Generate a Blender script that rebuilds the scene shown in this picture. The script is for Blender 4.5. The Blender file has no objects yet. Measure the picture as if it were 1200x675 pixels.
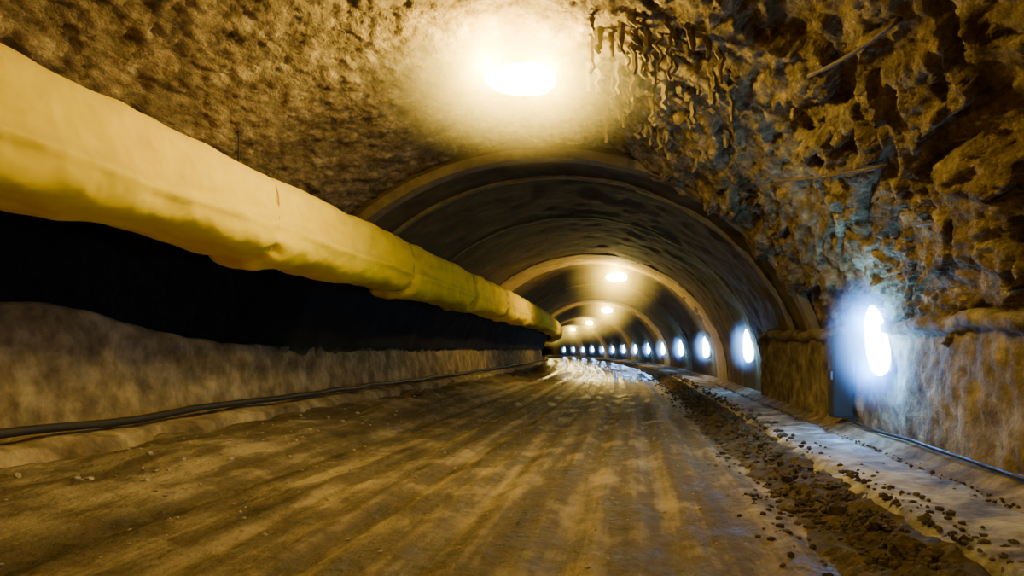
import bpy, bmesh, math, random
from mathutils import Vector, noise, Matrix
random.seed(4)
C=bpy.context.scene.collection
CX,CZ=-1.9,0.4
def cv(y): return -(y-28)**2/1200.0 if y>28 else 0.0

# ---------------- materials
def mat(name,stops,scale=2.0,rough=(0.6,0.9),bump=0.4,stretch=(1,1,1),bscale=None,detail=8,metal=0,bdist=0.05,spec=.3):
    m=bpy.data.materials.new(name); m.use_nodes=True
    n=m.node_tree.nodes; l=m.node_tree.links; b=n['Principled BSDF']
    b.inputs['Specular IOR Level'].default_value=spec
    tc=n.new('ShaderNodeTexCoord'); mp=n.new('ShaderNodeMapping'); mp.inputs['Scale'].default_value=stretch
    l.new(tc.outputs['Object'],mp.inputs['Vector'])
    t=n.new('ShaderNodeTexNoise'); t.inputs['Scale'].default_value=scale; t.inputs['Detail'].default_value=detail; t.inputs['Roughness'].default_value=.65
    l.new(mp.outputs[0],t.inputs['Vector'])
    r=n.new('ShaderNodeValToRGB'); e=r.color_ramp.elements
    while len(e)<len(stops): e.new(.5)
    for i,(p,c) in enumerate(stops): e[i].position=p; e[i].color=(*c,1)
    l.new(t.outputs['Fac'],r.inputs['Fac']); l.new(r.outputs['Color'],b.inputs['Base Color'])
    mr=n.new('ShaderNodeMapRange'); mr.inputs['From Min'].default_value=.35; mr.inputs['From Max'].default_value=.65
    mr.inputs['To Min'].default_value=rough[0]; mr.inputs['To Max'].default_value=rough[1]
    l.new(t.outputs['Fac'],mr.inputs['Value']); l.new(mr.outputs[0],b.inputs['Roughness'])
    b.inputs['Metallic'].default_value=metal
    if bump:
        t2=n.new('ShaderNodeTexNoise'); t2.inputs['Scale'].default_value=bscale or scale*4; t2.inputs['Detail'].default_value=10; t2.inputs['Roughness'].default_value=.62
        l.new(mp.outputs[0],t2.inputs['Vector'])
        bp=n.new('ShaderNodeBump'); bp.inputs['Strength'].default_value=bump; bp.inputs['Distance'].default_value=bdist
        l.new(t2.outputs['Fac'],bp.inputs['Height']); l.new(bp.outputs[0],b.inputs['Normal'])
    return m
def emis(name,col,s):
    m=bpy.data.materials.new(name); m.use_nodes=True
    b=m.node_tree.nodes['Principled BSDF']
    b.inputs['Base Color'].default_value=(*col,1)
    b.inputs['Emission Color'].default_value=(*col,1); b.inputs['Emission Strength'].default_value=s
    return m
def haze(name,col,d,pw=2.2):
    m=bpy.data.materials.new(name); m.use_nodes=True
    n=m.node_tree.nodes; n.clear(); l=m.node_tree.links
    o=n.new('ShaderNodeOutputMaterial'); v=n.new('ShaderNodeVolumeScatter')
    v.inputs['Color'].default_value=(*col,1)
    tc=n.new('ShaderNodeTexCoord'); ln=n.new('ShaderNodeVectorMath'); ln.operation='LENGTH'
    l.new(tc.outputs['Object'],ln.inputs[0])
    mr=n.new('ShaderNodeMapRange'); mr.inputs['From Min'].default_value=0; mr.inputs['From Max'].default_value=.97
    mr.inputs['To Min'].default_value=1; mr.inputs['To Max'].default_value=0; l.new(ln.outputs['Value'],mr.inputs['Value'])
    p=n.new('ShaderNodeMath'); p.operation='POWER'; p.inputs[1].default_value=pw; l.new(mr.outputs[0],p.inputs[0])
    q=n.new('ShaderNodeMath'); q.operation='MULTIPLY'; q.inputs[1].default_value=d; l.new(p.outputs[0],q.inputs[0])
    l.new(q.outputs[0],v.inputs['Density'])
    l.new(v.outputs[0],o.inputs['Volume']); return m
M_rock=mat('rock',[(.28,(.050,.034,.012)),(.43,(.14,.097,.038)),(.58,(.26,.185,.078)),(.72,(.48,.37,.18))],3.2,(.85,.98),1.0,stretch=(1,.6,1),bscale=9,bdist=.12,spec=.05)
M_wallL=mat('black_duct_shade',[(.35,(.006,.004,.0025)),(.6,(.014,.010,.006)),(.8,(.03,.022,.013))],1.2,(.7,.9),.6,bscale=9,spec=.1)  # black stands for the shadow the duct casts on the wall
M_lining=mat('lining_concrete',[(.3,(.045,.031,.010)),(.55,(.105,.074,.026)),(.8,(.20,.15,.06))],.9,(.85,.97),.8,bscale=5,spec=.06)
M_rib=mat('rib_concrete',[(.3,(.10,.07,.026)),(.7,(.25,.18,.07))],1.5,(.7,.9),.8,spec=.1)
M_band=mat('lamplit_band_concrete',[(.3,(.16,.11,.025)),(.7,(.36,.26,.08))],1.5,(.8,.95),.4,spec=.1)  # paler tone holds the lamplight falling on the lining
M_plinth=mat('stained_concrete',[(.3,(.07,.05,.027)),(.48,(.17,.128,.072)),(.70,(.38,.30,.18))],2.4,(.85,.97),.9,bscale=8,spec=.05)
M_lower=mat('dusty_shotcrete',[(.3,(.08,.053,.022)),(.48,(.21,.15,.068)),(.70,(.46,.35,.18))],1.6,(.8,.95),.9,bscale=8,spec=.1)
M_walk=mat('walkway_concrete',[(.32,(.07,.055,.035)),(.46,(.20,.17,.12)),(.64,(.48,.43,.34))],1.8,(.75,.95),1.0,bscale=8,spec=.1)
M_rubble=mat('rubble_stone',[(.3,(.03,.022,.011)),(.6,(.11,.08,.038)),(.8,(.24,.18,.09))],6,(.85,.97),.9,spec=.08)
M_pale=mat('pale_stone',[(.3,(.2,.16,.10)),(.7,(.45,.38,.28))],6,(.6,.9),.8,spec=.3)
M_black=mat('black_rubber',[(.3,(.012,.010,.008)),(.7,(.03,.024,.016))],4,(.5,.8),.2)
M_metal=mat('dark_steel',[(.3,(.015,.013,.011)),(.7,(.04,.036,.03))],5,(.5,.7),.1,metal=.2)
M_rust=mat('rusty_steel',[(.3,(.04,.024,.012)),(.7,(.13,.085,.045))],5,(.7,.9),.3,metal=.1)
M_grey=mat('grey_steel',[(.3,(.10,.10,.10)),(.7,(.2,.2,.19))],5,(.35,.6),.1,metal=.3)
M_strap=mat('strap',[(.3,(.45,.30,.01)),(.7,(.65,.45,.02))],5,(.6,.8),.1)
M_warm=emis('sodium_glass',(1.0,.74,.20),70)
M_cool=emis('cool_glass',(.36,.66,1.0),60)
M_hazeW=haze('glow_haze_warm',(1,.80,.28),1.1,1.9)  # added scatter volumes standing for the glare around the lamps
M_hazeF=haze('glow_haze_far',(1,.80,.28),.50,1.8)
M_hazeC=haze('glow_haze_cool',(.60,.80,1),2.2,2.2)
M_hazeD=haze('glow_haze_cool_small',(.60,.80,1),1.7,2.2)

def duct_mat():
    m=bpy.data.materials.new('yellow_duct_fabric'); m.use_nodes=True
    n=m.node_tree.nodes; l=m.node_tree.links; b=n['Principled BSDF']
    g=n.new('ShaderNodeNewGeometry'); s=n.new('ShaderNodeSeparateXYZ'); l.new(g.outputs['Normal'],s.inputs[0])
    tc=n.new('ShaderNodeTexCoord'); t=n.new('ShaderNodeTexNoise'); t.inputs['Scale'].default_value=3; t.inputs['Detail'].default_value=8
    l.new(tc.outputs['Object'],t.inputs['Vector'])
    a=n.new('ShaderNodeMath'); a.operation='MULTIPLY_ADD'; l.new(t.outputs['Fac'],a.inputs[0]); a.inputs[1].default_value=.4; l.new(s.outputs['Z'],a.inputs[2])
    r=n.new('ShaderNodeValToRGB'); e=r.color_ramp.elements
    e[0].position=.20; e[0].color=(1.0,.69,.0,1); e[1].position=.6; e[1].color=(.78,.53,.025,1)  # vivid below, duller on top: light through the fabric put into colour
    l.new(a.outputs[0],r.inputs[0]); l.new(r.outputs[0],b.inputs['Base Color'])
    b.inputs['Roughness'].default_value=.85; b.inputs['Specular IOR Level'].default_value=.05
    t2=n.new('ShaderNodeTexNoise'); t2.inputs['Scale'].default_value=2.0; l.new(tc.outputs['Object'],t2.inputs['Vector'])
    bp=n.new('ShaderNodeBump'); bp.inputs['Strength'].default_value=.6; bp.inputs['Distance'].default_value=.12
    l.new(t2.outputs['Fac'],bp.inputs['Height']); l.new(bp.outputs[0],b.inputs['Normal'])
    return m
M_duct=duct_mat()

def mud_mat():
    m=bpy.data.materials.new('wet_mud'); m.use_nodes=True
    n=m.node_tree.nodes; l=m.node_tree.links; b=n['Principled BSDF']
    tc=n.new('ShaderNodeTexCoord')
    def nz(scale,st,d=8):
        mp=n.new('ShaderNodeMapping'); mp.inputs['Scale'].default_value=st; l.new(tc.outputs['Object'],mp.inputs['Vector'])
        t=n.new('ShaderNodeTexNoise'); t.inputs['Scale'].default_value=scale; t.inputs['Detail'].default_value=d; t.inputs['Roughness'].default_value=.6
        l.new(mp.outputs[0],t.inputs['Vector']); return t
    A=nz(1.6,(1.5,.05,1),5); B=nz(1.5,(1,.45,1),9)
    ad=n.new('ShaderNodeMath'); ad.operation='MULTIPLY_ADD'; l.new(A.outputs['Fac'],ad.inputs[0]); ad.inputs[1].default_value=.8; l.new(B.outputs['Fac'],ad.inputs[2])
    hf=n.new('ShaderNodeMath'); hf.operation='MULTIPLY'; l.new(ad.outputs[0],hf.inputs[0]); hf.inputs[1].default_value=1/1.8
    r=n.new('ShaderNodeValToRGB'); e=r.color_ramp.elements; e.new(.5)
    e[0].position=.38; e[0].color=(.046,.032,.013,1); e[1].position=.5; e[1].color=(.125,.090,.040,1); e[2].position=.61; e[2].color=(.32,.245,.13,1)
    l.new(hf.outputs[0],r.inputs[0]); l.new(r.outputs[0],b.inputs['Base Color'])
    mr=n.new('ShaderNodeMapRange'); mr.inputs['From Min'].default_value=.38; mr.inputs['From Max'].default_value=.52
    mr.inputs['To Min'].default_value=.55; mr.inputs['To Max'].default_value=.92
    l.new(B.outputs['Fac'],mr.inputs['Value'])
    sp=n.new('ShaderNodeSeparateXYZ'); l.new(tc.outputs['Object'],sp.inputs[0])
    wy=n.new('ShaderNodeMapRange'); wy.inputs['From Min'].default_value=26; wy.inputs['From Max'].default_value=44
    wy.inputs['To Min'].default_value=1; wy.inputs['To Max'].default_value=.22; l.new(sp.outputs['Y'],wy.inputs['Value'])
    mm=n.new('ShaderNodeMath'); mm.operation='MULTIPLY'; l.new(mr.outputs[0],mm.inputs[0]); l.new(wy.outputs[0],mm.inputs[1])
    l.new(mm.outputs[0],b.inputs['Roughness'])
    sm=n.new('ShaderNodeMapRange'); sm.inputs['From Min'].default_value=.2; sm.inputs['From Max'].default_value=1
    sm.inputs['To Min'].default_value=.5; sm.inputs['To Max'].default_value=.18; l.new(wy.outputs[0],sm.inputs['Value']); l.new(sm.outputs[0],b.inputs['Specular IOR Level'])
    D=nz(6,(1.2,.7,1),12)
    bp=n.new('ShaderNodeBump'); bp.inputs['Distance'].default_value=.11
    l.new(wy.outputs[0],bp.inputs['Strength'])
    l.new(D.outputs['Fac'],bp.inputs['Height']); l.new(bp.outputs[0],b.inputs['Normal'])
    return m
M_mud=mud_mat()

# ---------------- helpers
def mk(name,verts,faces,m,smooth=True,parent=None,**props):
    me=bpy.data.meshes.new(name); me.from_pydata([tuple(v) for v in verts],[],faces); me.update()
    bm=bmesh.new(); bm.from_mesh(me); bmesh.ops.recalc_face_normals(bm,faces=bm.faces); bm.to_mesh(me); bm.free()
    me.materials.append(m)
    if smooth: me.polygons.foreach_set('use_smooth',[True]*len(me.polygons))
    o=bpy.data.objects.new(name,me); C.objects.link(o)
    if parent: o.parent=parent
    for k,v in props.items(): o[k]=v
    return o
def empty(name,loc,**props):
    o=bpy.data.objects.new(name,None); o.location=loc; o.empty_display_size=.1; C.objects.link(o)
    for k,v in props.items(): o[k]=v
    return o
def grid(nu,nv,off=0,close=False):
    f=[]
    for j in range(nv-1):
        for i in range(nu if close else nu-1):
            a=off+j*nu+i; b=off+j*nu+(i+1)%nu
            f.append((a,b,b+nu,a+nu))
    return f
def frange(a,b,s):
    n=max(1,int(round((b-a)/s))); return [a+(b-a)*i/n for i in range(n+1)]
def sweep(profile,ys,closed=False,disp=None,caps=False):
    V=[]
    for y in ys:
        for i,(x,z) in enumerate(profile):
            p=Vector((x+cv(y),y,z))
            if disp: p=disp(p,i,y)
            V.append(p)
    F=grid(len(profile),len(ys),0,closed)
    if caps and closed:
        k=len(profile); F.append(tuple(range(k))); F.append(tuple(range(len(V)-k,len(V))))
    return V,F
def tube(path,r,n=10,caps=True):
    V=[];F=[]
    for j,p in enumerate(path):
        a=path[max(0,j-1)]; b=path[min(len(path)-1,j+1)]
        t=(Vector(b)-Vector(a)).normalized()
        up=Vector((0,0,1)) if abs(t.z)<.9 else Vector((1,0,0))
        s=t.cross(up).normalized(); u=s.cross(t)
        rr=r(j) if callable(r) else r
        for i in range(n):
            an=2*math.pi*i/n
            V.append(Vector(p)+s*math.cos(an)*rr+u*math.sin(an)*rr)
    F=grid(n,len(path),0,True)
    if caps: F.append(tuple(range(n))); F.append(tuple(range(len(V)-n,len(V))))
    return V,F
def box(cx,cy,cz,sx,sy,sz,bev=.01):
    bm=bmesh.new(); bmesh.ops.create_cube(bm,size=1)
    for v in bm.verts: v.co=Vector((cx+v.co.x*sx,cy+v.co.y*sy,cz+v.co.z*sz))
    if bev: bmesh.ops.bevel(bm,geom=bm.edges[:],offset=bev,segments=3,affect='EDGES')
    bm.verts.index_update()
    V=[v.co.copy() for v in bm.verts]; F=[tuple(v.index for v in f.verts) for f in bm.faces]; bm.free()
    return V,F
def unitball():
    bm=bmesh.new(); bmesh.ops.create_icosphere(bm,subdivisions=3,radius=1)
    V=[v.co.copy() for v in bm.verts]; F=[tuple(v.index for v in f.verts) for f in bm.faces]; bm.free()
    return V,F
def haze_part(parent,m,loc,scale,rot=(0,0,0)):  # ball of scatter added to imitate the lamp's glow
    V,F=unitball(); o=mk('lamp_glow_haze',V,F,m,True,parent=parent); o.location=loc; o.scale=scale; o.rotation_euler=rot; return o
def join(parts):
    V=[];F=[]
    for v,f in parts:
        o=len(V); V+=v; F+=[tuple(i+o for i in t) for t in f]
    return V,F

# ---------------- rock section
RA,RB=6.7,6.25
def rock_disp(p,nx,nz,t):
    right=max(0,min(1,(1.75-t)/1.0))
    left=max(0,min(1,(t-2.5)/.5))
    q=Vector((p.x*.8,p.y*.45-p.z*.30,p.z*.95+p.y*.25))
    w=q+Vector((noise.noise(q*1.3),noise.noise(q*1.3+Vector((5,2,1))),noise.noise(q*1.3+Vector((9,4,7)))))*.8
    d,pts=noise.voronoi(Vector((w.x*.8,w.y*.7,w.z*1.6)))
    c0=pts[0]
    blk=noise.cell(c0*7.3); gx=noise.cell(c0*3.1+Vector((9,9,9)))-.5; gy=noise.cell(c0*4.7+Vector((2,9,5)))-.5
    dv=Vector((w.x*.8,w.y*.7,w.z*1.6))-c0
    facet=blk+1.4*gx*dv.z+1.4*gy*dv.y
    q2=w*2.6; d2,pt2=noise.voronoi(q2); c1=pt2[0]; dv2=q2-c1
    facet2=noise.cell(c1*5.3)+1.3*(noise.cell(c1*3.3+Vector((1,5,9)))-.5)*dv2.z+1.3*(noise.cell(c1*6.3+Vector((4,5,9)))-.5)*dv2.y
    fine=noise.fractal(q*5.2,0.5,2.2,6)
    big=noise.noise(p*.45)
    amp=.55+.7*max(0,noise.noise(p*.35+Vector((3,8,1))))
    s=.12*big+(.01+right*.15*amp)*facet+(.012+.06*right*amp)*facet2+(.045+.01*right)*fine
    st=(p.z*1.0+p.y*.42+noise.noise(p*.6)*1.3)*1.1
    s+=right*.09*(st-math.floor(st))*amp
    s+=-.10*left
    k=math.exp(-((t-.85)/.42)**2)*max(0,min(1,(p.y-13.0)/3.4))
    s+=k*(.42+.30*noise.noise(p*1.3))
    return p+Vector((nx,0,nz))*s
ts=frange(.22,math.pi-.02,.0065)
YS=frange(-5,17.1,.05)
def rockmesh(tl):
    V=[]
    for y in YS:
        for t in tl:
            x=CX+RA*math.cos(t); z=CZ+RB*math.sin(t)
            n=Vector((-math.cos(t)/RA,0,-math.sin(t)/RB)).normalized()
            V.append(rock_disp(Vector((x,y,z)),n.x,n.z,t))
    return V,grid(len(tl),len(YS))
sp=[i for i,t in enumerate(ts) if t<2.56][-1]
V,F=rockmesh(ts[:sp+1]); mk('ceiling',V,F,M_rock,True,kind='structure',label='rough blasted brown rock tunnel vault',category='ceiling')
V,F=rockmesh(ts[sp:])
mk('wall_left',V,F,M_wallL,True,kind='structure',label='tunnel wall below the duct, duct shadow put into its black colour',category='wall')
def pd(p,i,y):
    p.x+=.07*noise.fractal(p*1.3,.8,2,5)-.03*noise.noise(p*4)
    k=max(0,min(1,(y-14.9)/.3)); p.x-=k*(.28+.12*noise.noise(p*.9)); p.z+=(k*.25*noise.noise(Vector((y*.5,1,4)))+.10*noise.noise(Vector((y*.8,1,9)))+.04*noise.noise(Vector((y*3,1,9))))*min(1,p.z)
    return p
prof=[(4.42,z) for z in frange(.0,2.0,.07)]+[(4.40,2.04),(4.28,2.08),(4.26,2.20),(4.31,2.26)]+[(x,2.28) for x in frange(4.4,5.3,.1)]
V,F=sweep(prof,frange(-5,23,.08),disp=pd)
mk('wall_right',V,F,M_plinth,True,kind='structure',label='stained tan concrete lower tunnel wall with top ledge',category='wall')
def ld_(p,i,y):
    k=min(1,max(0,(p.z-.6)/1.3)); 
    p.z+=k*(.20*noise.noise(Vector((y*.35,2,2)))+.09*noise.noise(Vector((y*1.3,7,2)))+.42*math.exp(-((y-10.2)/1.6)**2)-.12*math.exp(-((y-15)/2)**2))
    p.x+=.08*noise.fractal(Vector((p.x,p.y*.8,p.z))*1.4,.8,2,5)
    return p
prof=[(-7.95-.12*z,z) for z in frange(.3,2.0,.1)]+[(-8.25,2.07),(-8.45,2.10),(-8.8,2.1)]
V,F=sweep(prof,frange(-5,60,.2)+frange(62,200,2),disp=ld_)
mk('wall_left_lower',V,F,M_lower,True,kind='structure',label='dusty tan sprayed concrete lower wall with ragged top',category='wall')

# ---------------- lining
A,B=6.45,5.9
def ell(off,n=72,lo=0):
    P=[]
    for i in range(n+1):
        t=math.pi*i/n; P.append((CX+(A+off)*math.cos(t),CZ+(B+off)*math.sin(t)))
    return [(CX+A+off,-.1)]+P+[(CX-A-off,-.1)]
ys=[16.9]; y=16.9
while y<250:
    y+=.25 if y<34 else (1.0 if y<60 else 2.5); ys.append(y)
def lnd(p,i,y): return p+Vector((1,0,1))*(.03*noise.noise(p*.5)+.04*noise.fractal(p*1.4,.8,2,4))
V,F=sweep(ell(0,140),ys,disp=lnd)
mk('wall_lining',V,F,M_lining,True,kind='structure',label='dark brown concrete arched tunnel lining',category='wall')
tshade=frange(2.50,2.88,.02)  # added dark strip that carries the duct's shadow on along the lining
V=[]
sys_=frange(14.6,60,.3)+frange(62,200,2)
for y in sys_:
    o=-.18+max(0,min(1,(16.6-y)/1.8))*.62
    for i,t in enumerate(tshade):
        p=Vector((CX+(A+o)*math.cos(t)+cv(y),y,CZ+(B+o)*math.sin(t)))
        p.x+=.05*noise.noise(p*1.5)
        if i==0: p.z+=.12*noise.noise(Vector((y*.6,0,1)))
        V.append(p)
mk('wall_left_shade',V,grid(len(tshade),len(sys_)),M_wallL,True,kind='structure',label='added black strip standing for the duct shadow on the lining wall',category='wall')
def ring(y0,y1,i0,i1,m,idx,lab):
    inn=ell(i0,96); out=ell(i1,96)
    V=[];n=len(inn)
    for k in range(n):
        for (pp,yy) in ((inn[k],y0),(out[k],y0),(out[k],y1),(inn[k],y1)):
            j=.04*noise.noise(Vector((pp[0]*1.5,yy,pp[1]*1.5)))
            V.append(Vector((pp[0]+cv(yy)+j,yy,pp[1]+j)))
    F=grid(4,n,0,True)
    mk('trim_%d'%idx,V,F,m,False,kind='structure',label=lab,category='arch rib')
ring(16.75,17.2,-.05,.16,M_rib,1,'tan concrete rim arch at the lining mouth')
ring(16.95,17.2,.14,.85,M_lining,2,'dark recessed collar behind the lining rim')
ring(18.7,18.9,-.07,.05,M_rib,3,'tan concrete rib arch')
ring(24.5,24.65,-.04,.05,M_rib,4,'thin concrete joint rib of the lining')
idx=5
for y0,y1 in [(34.0,37.6),(49,49.4),(64,69),(96,102),(128,135),(160,168)]:  # bright rings of lamplight painted as paler bands
    ring(y0,y1,-.03,.06,M_band,idx,'pale tan band standing for a ring of lamplight on the lining'); idx+=1

# ---------------- floor
xs=frange(-8.0,4.6,.06)
yy=[]; y=-5
while y<250: yy.append(y); y+=.06 if y<13 else (.15 if y<30 else (.6 if y<70 else 2.5))
RUTS=[-5.0,-3.7,-2.7,-1.7,-.6,.35,1.2]
def gz(x,y):
    w=x+.22*noise.noise(Vector((y*.05,3,x*.2)))
    z=0
    for i,r in enumerate(RUTS):
        a=.8+.9*noise.noise(Vector((y*.07,i*5,2)))
        d=(w-r)/.17
        z-=a*(.040+.012*(i%3))*math.exp(-d*d)
        d=(abs(w-r)-.28)/.09
        z+=a*.026*math.exp(-d*d)
    fl=1 if y<20 else max(.3,1-(y-20)/20)
    z+=fl*(.03*noise.noise(Vector((x*.6,y*.10,0)))+.018*noise.noise(Vector((x*1.9,y*.35,5)))+.018*noise.fractal(Vector((x*4,y*2.5,5)),.5,2,6))
    if x<-4.6: k=min(1,(-4.6-x)/2.4); z+=.42*k*k*(3-2*k)+.16*k*noise.noise(Vector((x*1.0,y*.7,3)))
    if x>1.7: z+=.10*min(1,(x-1.7)/.8)
    return z
V=[]
for y in yy:
    for x in xs: V.append(Vector((x+cv(y),y,gz(x,y))))
mk('floor',V,grid(len(xs),len(yy)),M_mud,True,kind='structure',label='wet brown mud road with tyre ruts',category='floor')

# ---------------- walkway, kerbs
ly=frange(-5,30,.12)+frange(32,240,2.5)
def wd(a):
    def f(p,i,y):
        p.x+=a*noise.noise(Vector((y*1.1,i*.4,1)))+a*.6*noise.noise(Vector((y*3.7,i*.4,1))); p.z+=a*.5*noise.noise(Vector((y*.9,i*.7,8)))+a*.2*noise.noise(Vector((y*4,i*.9,8))); return p
    return f
V,F=sweep([(2.50,-.1),(2.48,.20),(2.62,.29),(2.9,.31),(3.2,.30),(3.56,.31),(3.62,.27),(3.62,-.1)],ly,True,wd(.12),True)
mk('concrete_walkway',V,F,M_walk,True,label='pale dusty concrete walkway strip beside the muddy road',category='walkway')
V,F=sweep([(3.74,-.1),(3.74,.20),(3.85,.24),(4.0,.28),(4.12,.36),(4.33,.40),(4.33,-.1)],ly,True,wd(.05),True)
mk('gutter_ledge',V,F,M_plinth,False,label='dirty concrete drainage ledge at the wall base',category='ledge')
V,F=sweep([(-7.88,.2),(-7.88,.64),(-7.7,.66),(-7.45,.64),(-7.32,.58),(-7.24,.4),(-7.1,.2)],ly,True,wd(.14),True)
mk('side_kerb',V,F,M_lower,False,label='mud covered concrete kerb below the tunnel wall',category='kerb')

def pipe(name,x,z,r,lab,cat,amp=.02,y1=190,m=M_black):
    path=[(x+cv(y)+amp*noise.noise(Vector((y*.5,x,0))),y,z+amp*noise.noise(Vector((y*.6,2,x)))) for y in frange(-5,min(40,y1),.5)+(frange(42,y1,3) if y1>45 else [])]
    V,F=tube(path,r,10); return mk(name,V,F,m,True,label=lab,category=cat)
pipe('drain_pipe',-7.50,.78,.06,'black drain pipe lying along the muddy kerb','pipe',.05)
pipe('water_pipe',4.16,.44,.025,'black water pipe on the ledge at the wall base','pipe',.04,14)
for a,b in [((3.2,9.0,4.1),(2.4,12.2,4.65)),((3.85,7.2,3.4),(3.8,9.6,3.45)),((2.6,7.0,5.0),(2.2,9.0,5.2))]:
    a=Vector(a); b=Vector(b)
    path=[a.lerp(b,k/8)+Vector((.03*noise.noise(Vector((k*.5,a.x,0))),0,-.05*math.sin(math.pi*k/8))) for k in range(9)]
    V,F=tube(path,.025,8); mk('rock_bar',V,F,M_rust,True,label='thin rusty steel bar pinned across the rough rock',category='steel bar',group='rusty bars on the rock flank')

# ---------------- rubble
def rockverts(c,s):
    bm=bmesh.new(); bmesh.ops.create_icosphere(bm,subdivisions=1,radius=1)
    o=Vector((random.random()*50,)*3); sx,sy,sz=[random.uniform(.7,1.3) for _ in range(3)]
    for v in bm.verts:
        d=1+.6*noise.noise(v.co*1.3+o); v.co=Vector((v.co.x*sx*d,v.co.y*sy*d,v.co.z*sz*.75*d))*s+Vector(c)
    V=[v.co.copy() for v in bm.verts]; F=[tuple(v.index for v in f.verts) for f in bm.faces]; bm.free(); return V,F
def ridge(p,i,y):
    k=[0,.4,.8,1,1,1,1,.6,0][i]
    p.z+=k*(.08*noise.noise(Vector((y*1.3,i*.4,3)))+.08*noise.noise(Vector((y*4,i*1.4,3)))); p.x+=.18*noise.noise(Vector((y*1.7,i*.3,9)))+.08*noise.noise(Vector((y*5,i*.3,9)))
    return p
V,F=sweep([(1.60,-.06),(1.76,.02),(1.90,.06),(2.03,.10),(2.15,.14),(2.27,.18),(2.38,.21),(2.50,.24),(2.70,.02)],frange(0,40,.06)+frange(41,120,1.5),False,ridge)
mk('mud_ridge',V,F,M_rubble,False,label='dark lumpy mud ridge heaped along the walkway edge',category='mud heap')
parts=[]
for i in range(3600):
    y=random.uniform(1,9) if i<1200 else random.uniform(3,45)
    x=min(2.95,random.gauss(2.2,.33)); s=random.uniform(.010,.042)*(1.1 if y<12 else 1.7)
    z=gz(x,y)+s*.2+max(0,.15*(1-abs(x-2.3)/.55))
    if x>2.55: z=.31
    parts.append(rockverts((x+cv(y),y,z),s))
for i in range(900):
    y=random.uniform(2,35); x=random.gauss(3.85,.16); x=max(3.3,min(4.05,x)); s=random.uniform(.006,.028)
    parts.append(rockverts((x,y,(.24 if x>3.7 else .31)+s*.2),s))
V,F=join(parts); mk('gravel_rubble',V,F,M_rubble,False,label='loose dark stone rubble along the walkway edge',category='rubble',kind='stuff')
parts=[]
for i in range(600):
    y=random.uniform(2.5,28); x=random.uniform(-7.1,1.6); s=random.uniform(.008,.030)
    if i<120: x=random.uniform(-7.0,-5.6); s*=1.8
    parts.append(rockverts((x,y,gz(x,y)+s*.1),s))
V,F=join(parts); mk('pebbles',V,F,M_pale,False,label='small pale stones pressed into the muddy road',category='pebbles',kind='stuff')
for i,(x,y,s) in enumerate([(2.2,5.9,.11),(2.1,7.4,.10),(2.25,8.6,.11),(2.15,10.4,.10),(2.3,12.2,.12),(2.2,14.5,.13),(2.3,17,.14),(2.2,20,.14),(2.25,6.7,.08),(2.0,9.3,.08),(2.35,11.2,.10),(2.3,5.0,.10)]):
    V,F=rockverts((0,0,0),s); o=mk('rubble_rock',V,F,M_rubble,False,label='angular dark broken rock at the walkway edge',category='rock',group='broken rocks along the road edge')
    o.location=(x,y,gz(x,y)+.10+s*.35)

# hanging shotcrete drips
parts=[]
for i in range(80):
    y=random.uniform(9.5,14.5); x=random.gauss(.3,.6)
    if x<-.7: x=-.7+random.random()*.6
    ct=(x-CX)/RA; t=math.acos(ct); zt=CZ+RB*math.sin(t)-.02
    L=random.uniform(.15,.6); r=random.uniform(.02,.05)
    path=[(x+.10*noise.noise(Vector((i,k*.7,0))),y+.05*noise.noise(Vector((i,k*.7,4))),zt-L*k/6) for k in range(7)]
    parts.append(tube(path,lambda j,r=r:r*(1.5-j*.13)*(1+.6*random.random()),6))
V,F=join(parts); mk('hanging_drips',V,F,M_rib,False,label='ragged shotcrete drips hanging from the rough rock vault',category='mineral drips',kind='stuff')

# ---------------- duct
root=empty('ventilation_duct',(-6.12,0,3.92),label='large yellow fabric ventilation duct hung along tunnel wall',category='ventilation duct')
JO=[4.3,11.3,18.3,25.3,32.3,39.3,46.3,55,65,75,85,95,107,119,131,145,160]
def section(a):
    c,s=math.cos(a),math.sin(a)
    sq=1/((abs(c)**3.8+abs(s)**3.8)**(1/3.8))
    return .715*(.05+.95*sq)*.93
V=[];n=80
dys=frange(-4,48,.08)+frange(49,175,1.5)
for y in dys:
    pin=sum(math.exp(-((y-j)/.18)**2) for j in JO)
    after=0
    for j in JO:
        if 0<=y-j<7: after=math.exp(-(y-j)/2.0)*(1-math.exp(-(y-j)/.12))
    for i in range(n):
        a=2*math.pi*i/n; c,s=math.cos(a),math.sin(a)
        r=section(a)*(1-.07*pin)
        r+=.05*noise.noise(Vector((c*1.6,y*.8,s*1.6)))+.03*noise.noise(Vector((c*3+y,y*1.8,s*3)))
        # gathered fabric wrinkles radiating from joints
        wr=math.sin(a*11+4*noise.noise(Vector((c,y*.5,s)))) ; r+=.022*wr*(pin+.45*after)
        r+=.05*math.exp(-((a-(2*math.pi-.30-.12*noise.noise(Vector((y*.4,0,0)))))/.08)**2)
        if s<0: r*=1+.28*(-s)*after-.04*(-s)+.18*(-s)*noise.noise(Vector((0,y*.5,0)))
        V.append(Vector((c*r+cv(y),y,s*r)))
F=grid(n,len(dys),0,True)
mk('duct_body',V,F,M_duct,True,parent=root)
for j in JO:
    path=[]
    for k in range(41):
        a=2*math.pi*k/40; c,s=math.cos(a),math.sin(a)
        r=section(a)*.95; path.append((cv(j)+c*r,j,s*r))
    V,F=tube(path,.012,6,False); mk('joint_ring',V,F,M_strap,True,parent=root)
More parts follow.
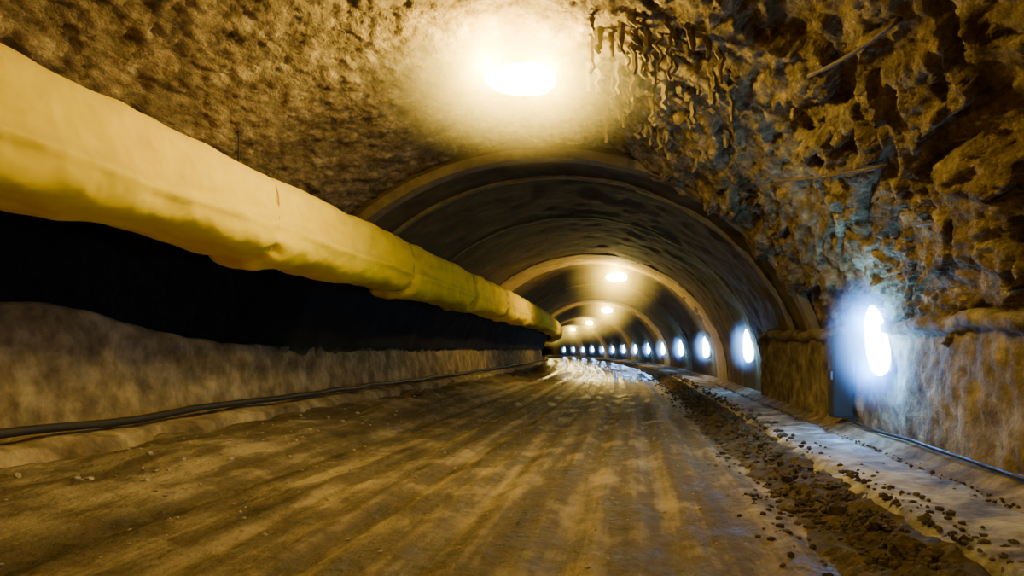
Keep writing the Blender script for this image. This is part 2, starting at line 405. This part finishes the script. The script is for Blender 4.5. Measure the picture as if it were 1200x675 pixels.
for y in JO:
    x=cv(y)
    t=math.acos(max(-1,(-6.0-CX)/(RA if y<17 else A))); zt=CZ+(RB if y<17 else B)*math.sin(t)
    V,F=tube([(x,y,.6),(x,y,zt-3.92+.12)],.012,6); mk('hanger_wire',V,F,M_metal,True,parent=root)

# ---------------- ceiling lamps
def ceil_lamp(x,y,zt,zl,power,R,hm):
    r=empty('ceiling_floodlight',(x+cv(y),y,zl),label='glowing warm sodium floodlight hung from the tunnel crown',category='ceiling lamp',group='sodium floodlights along the crown')
    V,F=box(0,.08,.02,1.06,.10,.46,.02); mk('housing',V,F,M_metal,False,parent=r)
    V,F=join([tube([(-.55,.08,0),(-.55,.08,.30),(.55,.08,.30),(.55,.08,0)],.015,6),tube([(0,.08,.30),(0,.08,zt-zl)],.02,8)]); mk('bracket',V,F,M_metal,False,parent=r)
    V,F=unitball(); V=[Vector((math.copysign(abs(v.x)**.8,v.x)*.56,v.y*.22-.08,v.z*(.25+.05*v.x))) for v in V]; mk('lamp_glass',V,F,M_warm,True,parent=r)
    haze_part(r,hm,(0,-.3,0),(R*1.55,R*.9,R*.85) if y<30 else (R,R*.9,R*.9))
    for q in ((-.42,-.48,.06),(.42,-.48,-.04)):
        ld=bpy.data.lights.new('sodium_light','POINT'); ld.color=(1,.68,.15); ld.energy=power/2; ld.shadow_soft_size=.15
        lo=bpy.data.objects.new('sodium_light',ld); lo.location=q; lo.parent=r; C.objects.link(lo)
        if y>30: ld.energy=power; lo.location.x=0; break
    return r
ceil_lamp(-1.75,11.5,6.55,6.06,2400,1.8,M_hazeW)
ceil_lamp(1.3,-3.0,6.0,5.3,3000,1.2,M_hazeF)  # unseen lamp added behind the camera to brighten the duct and near road
for (x,y,p) in [(-.7,38,1900),(-.9,70,1900),(-1.3,103,1900),(-1.3,136,1900),(-1.3,170,1800),(-1.3,204,1500)]:
    ceil_lamp(x,y,6.2,5.6,p,2.6+y*.012,M_hazeF)
# ---------------- wall lamps
for k in range(14):
    y=12.4+13.6*k
    r=empty('wall_lamp',(4.22+cv(y),y,1.95),label='bluish white tube lamp glowing on the tunnel wall',category='wall lamp',group='cool white lamps along the wall')
    rot=Matrix.Rotation(math.radians(-24),4,'X')@Matrix.Rotation(math.radians(48),4,'Z')
    def tr(vf): return [rot@v for v in vf[0]],vf[1]
    V,F=tr(box(0,0,0,.05,.34,1.20,.015)); mk('housing',V,F,M_grey,False,parent=r)
    V,F=unitball(); V=[rot@Vector((v.x*.10-.07,v.y*(.20-.05*v.z),math.copysign(abs(v.z)**.8,v.z)*.66)) for v in V]; mk('lamp_glass',V,F,M_cool,True,parent=r)
    V,F=tube([(.02,0,0),(.2,0,0)],.03,8); mk('bracket',V,F,M_metal,False,parent=r)
    s=(1 if k==0 else .85)+.03*k
    haze_part(r,M_hazeC if k==0 else M_hazeD,(-.15,-.15,0),(.9*s,.9*s,1.5*s),(math.radians(-24),0,0))
    for q in ((-.24,-.38,-.50),(-.24,-.12,.35)):
        ld=bpy.data.lights.new('cool_light','POINT'); ld.color=(.09,.33,1); ld.energy=(330 if k==0 else 70) if k<4 else 110; ld.shadow_soft_size=.15
        lo=bpy.data.objects.new('cool_light',ld); lo.location=q; lo.parent=r; C.objects.link(lo)
        if k>3: break
# ---------------- electrical cabinet
r=empty('electrical_cabinet',(4.12,14.3,.50),label='narrow black electrical cabinet against the wall by lamp',category='cabinet')
V,F=box(0,0,.78,.36,.45,1.6,.02); mk('body',V,F,M_black,False,parent=r)
V,F=box(-.19,0,.78,.02,.40,1.5,.008); d=mk('door',V,F,M_black,False,parent=r)
V,F=box(-.215,-.15,.8,.03,.04,.16,.008); mk('handle',V,F,M_grey,False,parent=d)

w=bpy.data.worlds.new('w'); bpy.context.scene.world=w; w.use_nodes=True
w.node_tree.nodes['Background'].inputs[0].default_value=(.012,.009,.005,1)
cam=bpy.data.cameras.new('camera'); co=bpy.data.objects.new('camera',cam); C.objects.link(co)
co.location=(0,0,1.8); co.rotation_euler=(math.pi/2,0,0)
cam.sensor_width=36; cam.lens=25.5; cam.shift_x=-140/1200; cam.shift_y=72.5/1200; cam.clip_end=600; cam.clip_start=.05
bpy.context.scene.camera=co
